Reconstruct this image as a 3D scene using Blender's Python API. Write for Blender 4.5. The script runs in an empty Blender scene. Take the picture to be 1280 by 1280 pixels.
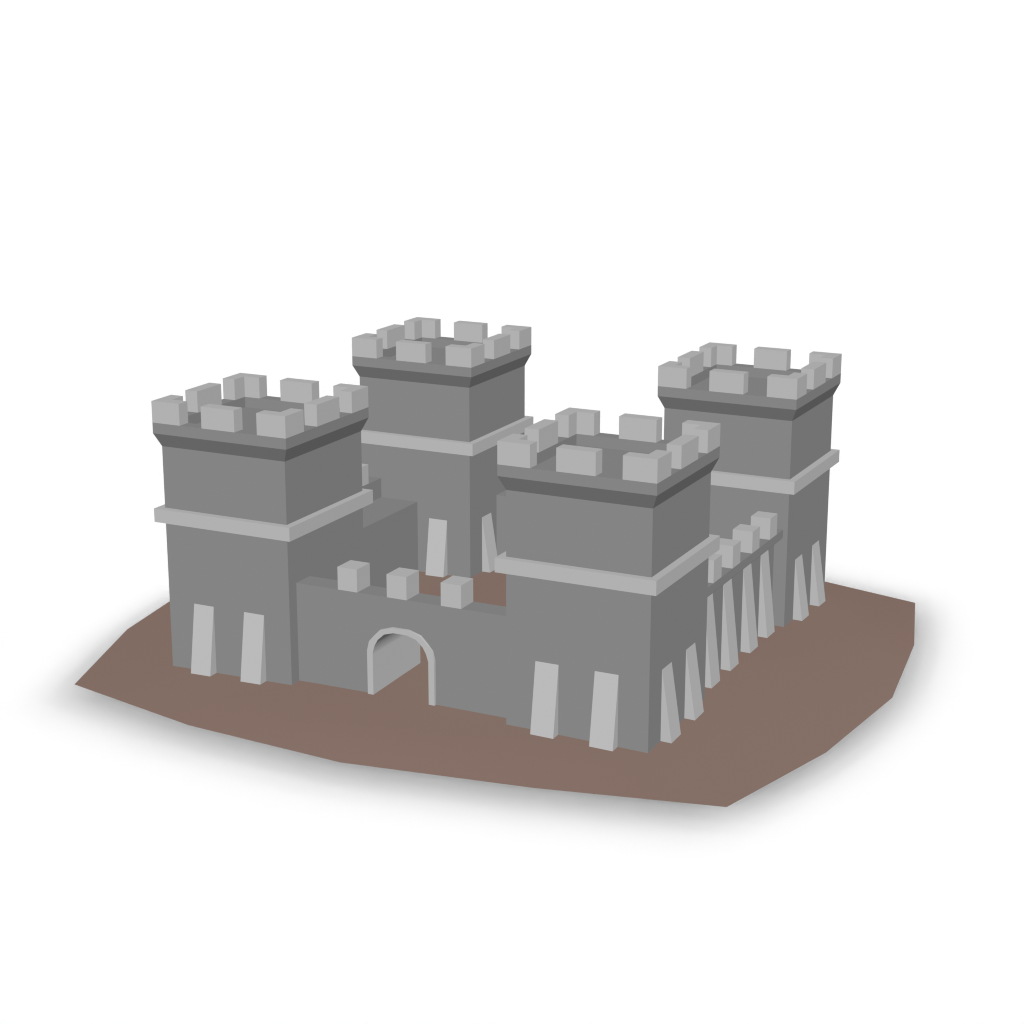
import bpy, bmesh, math
from mathutils import Vector

sc = bpy.context.scene
C = sc.collection

# ------------------------------------------------------------------ helpers
def material(name, c, rough=1.0, c2=None):
    m = bpy.data.materials.new(name); m.use_nodes = True
    nt = m.node_tree; nt.nodes.clear()
    out = nt.nodes.new('ShaderNodeOutputMaterial')
    d = nt.nodes.new('ShaderNodeBsdfDiffuse')
    d.inputs['Color'].default_value = (*c, 1)
    d.inputs['Roughness'].default_value = 0.0
    nt.links.new(d.outputs[0], out.inputs['Surface'])
    # a faint procedural mottling: two neighbouring tones mixed by a broad noise
    if c2:
        tc = nt.nodes.new('ShaderNodeTexCoord')
        nz = nt.nodes.new('ShaderNodeTexNoise'); nz.inputs['Scale'].default_value = 0.28
        nz.inputs['Detail'].default_value = 0.0
        rp = nt.nodes.new('ShaderNodeValToRGB')
        rp.color_ramp.elements[0].position = 0.47; rp.color_ramp.elements[1].position = 0.58
        rp.color_ramp.elements[0].color = (*c, 1); rp.color_ramp.elements[1].color = (*c2, 1)
        nt.links.new(tc.outputs['Object'], nz.inputs['Vector'])
        nt.links.new(nz.outputs['Fac'], rp.inputs[0])
        nt.links.new(rp.outputs[0], d.inputs['Color'])
    return m

T = 0.70                                   # light falling on a level top
STONE = material('wall_stone', (0.2090/T,)*3)
TRIM = material('pale_trim_stone', (0.3970/T,)*3)
SOIL = material('bare_brown_earth', (0.2200/T, 0.1505/T, 0.1255/T), c2=(0.2190/T, 0.1540/T, 0.1270/T))
WHITE = material('white_studio_paper', (0.9, 0.9, 0.9))

def obj(name, bm, m, parent=None, label=None, recalc=True):
    if recalc: bmesh.ops.recalc_face_normals(bm, faces=bm.faces)
    me = bpy.data.meshes.new(name); bm.to_mesh(me); bm.free()
    me.materials.append(m)
    o = bpy.data.objects.new(name, me); C.objects.link(o)
    if parent: o.parent = parent
    if label: o['label'] = label
    return o

def prism(bm, poly, axis, a, b):
    """extrude a closed 2-D outline along axis from a to b"""
    def P(p, t):
        if axis == 2: return (p[0], p[1], t)
        if axis == 1: return (p[0], t, p[1])
        return (t, p[0], p[1])
    v0 = [bm.verts.new(P(p, a)) for p in poly]; v1 = [bm.verts.new(P(p, b)) for p in poly]
    bm.faces.new(v0[::-1]); bm.faces.new(v1)
    n = len(poly)
    for i in range(n):
        bm.faces.new((v0[i], v0[(i+1) % n], v1[(i+1) % n], v1[i]))

def box(bm, x0, x1, y0, y1, z0, z1):
    prism(bm, [(x0, y0), (x1, y0), (x1, y1), (x0, y1)], 2, z0, z1)

def ring_levels(bm, levels):
    """stacked square rings (half size, z) joined by side faces; open ends capped"""
    rows = []
    for h, z in levels:
        rows.append([bm.verts.new((x*h, y*h, z)) for x, y in ((-1, -1), (1, -1), (1, 1), (-1, 1))])
    for a, b in zip(rows, rows[1:]):
        for i in range(4):
            bm.faces.new((a[i], a[(i+1) % 4], b[(i+1) % 4], b[i]))
    bm.faces.new(rows[0][::-1]); bm.faces.new(rows[-1])

def rotated(x, y, k):
    for _ in range(k % 4): x, y = -y, x
    return x, y

# ------------------------------------------------------------------ measures
H = 1.0                                    # half width of a tower shaft
DX, DY = 2.6528, 2.6676                                   # tower centre from the middle of the castle
ZB1, ZB2, EB = 2.1126, 2.3055, 0.110       # string course
Z3, Z4, Z5, Z6, EC = 3.1856, 3.3762, 3.5281, 3.8306, 0.082
TH = 0.20                                  # parapet and merlon thickness
BASE = -0.10
BUTT = 0.96                                # tower buttress height

# the whole castle is one building
castle = bpy.data.objects.new('castle', None); C.objects.link(castle)
castle['label'] = 'angular grey castle with four battlemented corner towers, paler trim and an arched gate'
castle['category'] = 'castle'

def merlon_corner(R):
    bm = bmesh.new(); L = 0.455
    prism(bm, [(-R, -R), (-R+L, -R), (-R+L, -R+TH), (-R+TH, -R+TH), (-R+TH, -R+L), (-R, -R+L)], 2, Z5, Z6)
    return bm

def buttress_bm(c, w, top, face, foot, slope_to=0.0):
    """wedge against the face x = face, centred at y = c, leaning out by foot at z = 0"""
    bm = bmesh.new()
    k = foot / top
    prism(bm, [(face-0.02, BASE), (face + foot - k*BASE, BASE), (face+0.0005, top), (face-0.02, top)], 1, c-w/2, c+w/2)
    return bm

def make_tower():
    bm = bmesh.new(); box(bm, -H, H, -H, H, BASE, Z3)
    t = obj('corner_tower', bm, STONE, castle)
    R = H + EC
    bm = bmesh.new()
    ring_levels(bm, [(H, Z3), (R, Z4), (R, Z5), (R-TH, Z5), (R-TH, Z4)])
    obj('parapet', bm, STONE, t)
    bm = bmesh.new(); q = H + EB
    box(bm, -q, q, -q, q, ZB1, ZB2)
    obj('string_course', bm, TRIM, t)
    mc = obj('merlon', merlon_corner(R), TRIM, t)
    bm = bmesh.new(); box(bm, -0.267, 0.267, -R, -R+TH, Z5, Z6)
    mm = obj('merlon', bm, TRIM, t)
    bm = bmesh.new(); box(bm, -0.294, 0.294, -R, -R+TH, Z5, Z6)
    ms = obj('merlon', bm, TRIM, t); ms.rotation_euler = (0, 0, math.pi/2)
    for src, ks in ((mc, (1, 2, 3)), (mm, (2,)), (ms, (3,))):
        for k in ks:
            c = src.copy(); C.objects.link(c); c.parent = t
            c.rotation_euler = (0, 0, k*math.pi/2)
    return t

butt_mesh = None
def add_buttress(t, k, off):
    """k quarter turns from +x; off along the face"""
    global butt_mesh
    if butt_mesh is None:
        o = obj('buttress', buttress_bm(0, 0.328, BUTT, H, 0.15), TRIM, t); butt_mesh = o.data
    else:
        o = bpy.data.objects.new('buttress', butt_mesh); C.objects.link(o); o.parent = t
    o.rotation_euler = (0, 0, k*math.pi/2)
    x, y = rotated(0, off, k)
    o.location = (x, y, 0)

tower0 = make_tower()
towers = {}
for i, (sx, sy) in enumerate(((-1, -1), (1, -1), (1, 1), (-1, 1))):
    if i == 0: t = tower0
    else:
        t = tower0.copy(); C.objects.link(t); t.parent = castle
        for ch in [c for c in tower0.children]:
            c = ch.copy(); C.objects.link(c); c.parent = t
    towers[(sx, sy)] = t
for (sx, sy), t in towers.items():
    t.location = (sx*DX, sy*DY, 0)
    # faces: k=0 +x, 1 +y, 2 -x, 3 -y.  Outer faces carry two buttresses, the
    # court side of an inner face one (the wall covers the rest)
    for k, (nx, ny) in enumerate(((1, 0), (0, 1), (-1, 0), (0, -1))):
        outer = (nx*sx + ny*sy) > 0
        for s in (-1, 1):
            ox, oy = rotated(0, s*0.417, k)
            if not outer:
                toward_court = -(ox*sx + oy*sy)
                if toward_court < 0: continue
            add_buttress(t, k, s*0.417)

# ------------------------------------------------------------------ walls
E0 = DX - H + 0.01                                 # 1.66, where a wall meets its towers
WO, WI = 3.453, 2.613                      # lower outer face, inner face
PO, PI_ = 3.583, 3.283                     # overhanging parapet
ZW, ZP0, ZP1, ZM = 1.210, 1.404, 1.533, 1.853
def make_side_wall():
    """the wall on the +x side: court walkway, parapet on a small overhang"""
    bm = bmesh.new()
    prism(bm, [(WI, BASE), (WO, BASE), (WO, 1.28), (PO, ZP0), (PO, ZP1), (PI_, ZP1), (PI_, ZW), (WI, ZW)], 1, -E0, E0)
    w = obj('curtain_wall', bm, STONE, castle)
    for c in (-1.105, -0.357, 0.448, 1.217):
        bm = bmesh.new(); box(bm, PI_, PO-0.001, c-0.155, c+0.155, ZP1, ZM)
        obj('merlon', bm, TRIM, w)
    for c in (-1.093, -0.340, 0.480, 1.228):
        obj('buttress', buttress_bm(c, 0.336, 1.276, WO, 0.15), TRIM, w)
    return w
side = make_side_wall()
for k in (1, 2):
    w = side.copy(); C.objects.link(w); w.parent = castle
    w.rotation_euler = (0, 0, k*math.pi/2)
    for ch in list(side.children):
        c = ch.copy(); C.objects.link(c); c.parent = w
        if k == 2:                         # the merlons are set out the same way seen from the front
            c.location = (0, 0, 0)

# front wall with the gate
FO, FP = -3.478, -3.128
ZF, ZFM = 1.433, 1.755
arch_in = [(0.428, BASE), (0.428, 0.60), (0.427, 0.63), (0.395, 0.735), (0.345, 0.822), (0.245, 0.914), (0.103, 0.955)]
arch_out = [(0.516, BASE), (0.516, 0.62), (0.515, 0.65), (0.482, 0.784), (0.400, 0.877), (0.305, 0.973), (0.127, 1.026)]
def full(a): return a + [(-x, z) for x, z in reversed(a)]
mid = [((a[0]+b[0])/2, (a[1]+b[1])/2) for a, b in zip(arch_in, arch_out)]
bm = bmesh.new()
# one outline with the arch cut in; flat top at the walkway height, then the parapet
prism(bm, [(-E0, BASE)] + [(-x, z) for x, z in mid] + [(x, z) for x, z in reversed(mid)] + [(E0, BASE), (E0, ZW), (-E0, ZW)], 1, FO, -WI)
box(bm, -E0, E0, FO, FP, ZW, ZF)
front = obj('curtain_wall', bm, STONE, castle, 'front wall pierced by the round arched gateway')
for x0 in (-0.988, -0.225, 0.595):
    bm = bmesh.new(); box(bm, x0, x0+0.302, FO, FP-0.003, ZF, ZFM)
    obj('merlon', bm, TRIM, front)

# stone lined gateway: a vaulted passage standing a little proud of the wall
bm = bmesh.new()
YA, YB = FO-0.042, -2.20
def strip(pts, ya, yb, smooth, flip=False):
    a = [bm.verts.new((x, ya, z)) for x, z in pts]; b = [bm.verts.new((x, yb, z)) for x, z in pts]
    for i in range(len(pts)-1):
        f = bm.faces.new((a[i], a[i+1], b[i+1], b[i])); f.smooth = smooth
fi, fo = full(arch_in), full(arch_out)
strip(fi, YA, YB, True); strip(fo, YA, YB, True)
for y in (YA, YB):
    a = [bm.verts.new((x, y, z)) for x, z in fi]; b = [bm.verts.new((x, y, z)) for x, z in fo]
    for i in range(len(fi)-1): bm.faces.new((a[i], a[i+1], b[i+1], b[i]))
def face_out():
    for f in bm.faces:
        c = f.calc_center_median(); n = f.normal
        if abs(n.y) > .9: want = Vector((0, -1 if c.y < -3 else 1, 0))
        else:
            ctr = Vector((0, c.y, 0.6 if c.z > 0.6 else c.z)); d = c - ctr
            want = d
            # inner lining faces the passage
            if f in inner: want = -d
        if n.dot(want) < 0: f.normal_flip()
bm.normal_update()
bm.faces.ensure_lookup_table()
inner = set(bm.faces[:len(fi)-1])
face_out()
me = bpy.data.meshes.new('gateway'); bm.to_mesh(me); bm.free(); me.materials.append(TRIM)
gate = bpy.data.objects.new('gateway', me); C.objects.link(gate); gate.parent = front; gate.location.x = -0.010

# ------------------------------------------------------------------ ground patch
rim = [(-4.497, -4.815), (-2.177, -5.361), (0.257, -5.547), (2.787, -5.181), (5.077, -4.672), (5.629, -2.536), (5.857, -0.273), (5.557, 1.992), (5.049, 3.95), (2.6, 4.617), (0.2, 5.05), (-2.2, 5.1), (-4.3, 4.45), (-5.25, 2.2), (-5.664, -0.3), (-5.28, -2.589)]
ZR = -0.07
def gz(x, y):
    r = math.hypot(x, y); return 0.07*(1-(r/4.4)**2) + 0.002*x
bm = bmesh.new()
n = len(rim); rows = []
for f in (1.0, 0.9, 0.78, 0.64, 0.5, 0.36, 0.2):
    row = []
    for x, y in rim:
        z = ZR if f == 1.0 else max(ZR+0.003, gz(x*f, y*f))
        row.append(bm.verts.new((x*f, y*f, z)))
    rows.append(row)
cv = bm.verts.new((0, 0, gz(0, 0)))
edge = [bm.verts.new((x, y, ZR)) for x, y in rim]
low = [bm.verts.new((x*0.97, y*0.97, ZR-0.012)) for x, y in rim]
for i in range(n):
    j = (i+1) % n
    for a, b in zip(rows, rows[1:]): bm.faces.new((a[i], a[j], b[j], b[i]))
    bm.faces.new((rows[-1][i], rows[-1][j], cv))
    bm.faces.new((edge[i], edge[j], low[j], low[i]))
bm.faces.new(low)
bm.normal_update()
for f in bm.faces:
    f.smooth = len(f.verts) < 5 and abs(f.normal.z) > 0.8
    if (f.normal.z < 0) == (len(f.verts) < 5 and abs(f.normal.z) > 0.8): f.normal_flip()
ground = obj('ground', bm, SOIL, recalc=False); ground['kind'] = 'structure'
ground['label'] = 'flat patch of bare brown earth with an angular outline under the castle'

# ------------------------------------------------------------------ white studio sweep
HH = 0.10
ZFL = ZR - 0.012 - HH
bm = bmesh.new(); prof = [(0, 0), (300, 0)]
for a in range(10, 91, 10):
    prof.append((300+100*math.sin(math.radians(a)), 100-100*math.cos(math.radians(a))))
prof.append((400, 300))
NS = 64; prev = None
for r, z in prof:
    if r == 0: cur = [bm.verts.new((0, 0, ZFL+z))]
    else: cur = [bm.verts.new((r*math.cos(2*math.pi*i/NS), r*math.sin(2*math.pi*i/NS), ZFL+z)) for i in range(NS)]
    if prev:
        for i in range(NS):
            j = (i+1) % NS
            if len(prev) == 1: bm.faces.new((prev[0], cur[i], cur[j]))
            else: bm.faces.new((prev[i], cur[i], cur[j], prev[j]))
    prev = cur
back = obj('backdrop', bm, WHITE); back['kind'] = 'structure'
back['label'] = 'plain white backdrop sweeping up around the castle'
for p in back.data.polygons: p.use_smooth = True

# ------------------------------------------------------------------ lights
def coll(name, objs):
    c = bpy.data.collections.new(name)
    for o in objs: c.objects.link(o)
    return c
model = [ground] + [o for o in C.objects if o.type == 'MESH' and o not in (ground, back)]
model_set, back_set, caster_set = coll('model_lit', model), coll('backdrop_lit', [back]), coll('contact_caster', [ground])

def sun(name, vec, irr, angle, recv, shadow, caster=None):
    """vec points towards the light; irr = irradiance / pi on a surface facing it"""
    l = bpy.data.lights.new(name, 'SUN'); l.energy = irr*math.pi; l.angle = angle
    l.use_shadow = shadow
    o = bpy.data.objects.new(name, l); C.objects.link(o)
    o.rotation_euler = Vector(vec).to_track_quat('Z', 'Y').to_euler()
    o.light_linking.receiver_collection = recv
    if caster: o.light_linking.blocker_collection = caster
    return o
def vec_sun(name, v, recv):
    v = Vector(v); return sun(name, v, v.length, 0.01, recv, False)

vec_sun('key_light', (0.70*T, -1.105*T, 1.0*T), model_set)
vec_sun('low_fill_light', (0.118*T, 0.10*T, -0.20*T), model_set)
vec_sun('back_fill_light', (-0.45*T, 0.5*T, 0), model_set)

# backdrop lighting: even base light, lights for its rising wall, and a wide soft
# canopy of lights whose grazing rays the ground patch blocks (the contact shadow)
U, S, ALB = 0.0, 1.12, 0.9

for a in (30, 150, 270):
    sun('sweep_light', (math.cos(math.radians(a)), math.sin(math.radians(a)), 0), 1.6, 0.01, back_set, False)
SX, SY, NA = 0.34, 0.56, 12
for q, (rho, w) in enumerate(((0.5, .25), (1.0, .344), (1.5, .276), (2.1, .13))):
    for i in range(NA):
        ph = 2*math.pi*(i + 0.5*(q % 2))/NA
        ox, oy = SX*rho*math.cos(ph), SY*rho*math.sin(ph)
        L = math.hypot(ox, oy); e = math.atan2(HH, L)
        dlt = 0.28*math.hypot(SX*math.cos(ph), SY*math.sin(ph))*math.sin(e)**2/HH
        sun('canopy_light', (ox, oy, HH), S*w/NA/ALB/math.sin(e), 2*dlt, back_set, True, caster_set)

w = bpy.data.worlds.new('World'); sc.world = w; w.use_nodes = True
w.node_tree.nodes['Background'].inputs[0].default_value = (1, 1, 1, 1)
w.node_tree.nodes['Background'].inputs[1].default_value = 0.0

# ------------------------------------------------------------------ camera
cd = bpy.data.cameras.new('camera'); cam = bpy.data.objects.new('camera', cd); C.objects.link(cam)
cam.location = (12.1789, -24.7933, 9.4696)
cam.rotation_euler = (math.radians(90-15.5634), 0, math.radians(26.3037))
cd.sensor_width = 36; cd.lens = 36*2416.57/1280; cd.clip_start = 0.1; cd.clip_end = 2000
sc.camera = cam

sc.view_settings.view_transform = 'Standard'; sc.view_settings.look = 'None'
sc.view_settings.exposure = 0; sc.view_settings.gamma = 1; sc.view_settings.use_curve_mapping = False
sc.render.engine = 'CYCLES'
sc.cycles.max_bounces = 0; sc.cycles.diffuse_bounces = 0
sc.cycles.use_light_tree = True
sc.cycles.pixel_filter_type = 'BLACKMAN_HARRIS'; sc.cycles.filter_width = 1.2
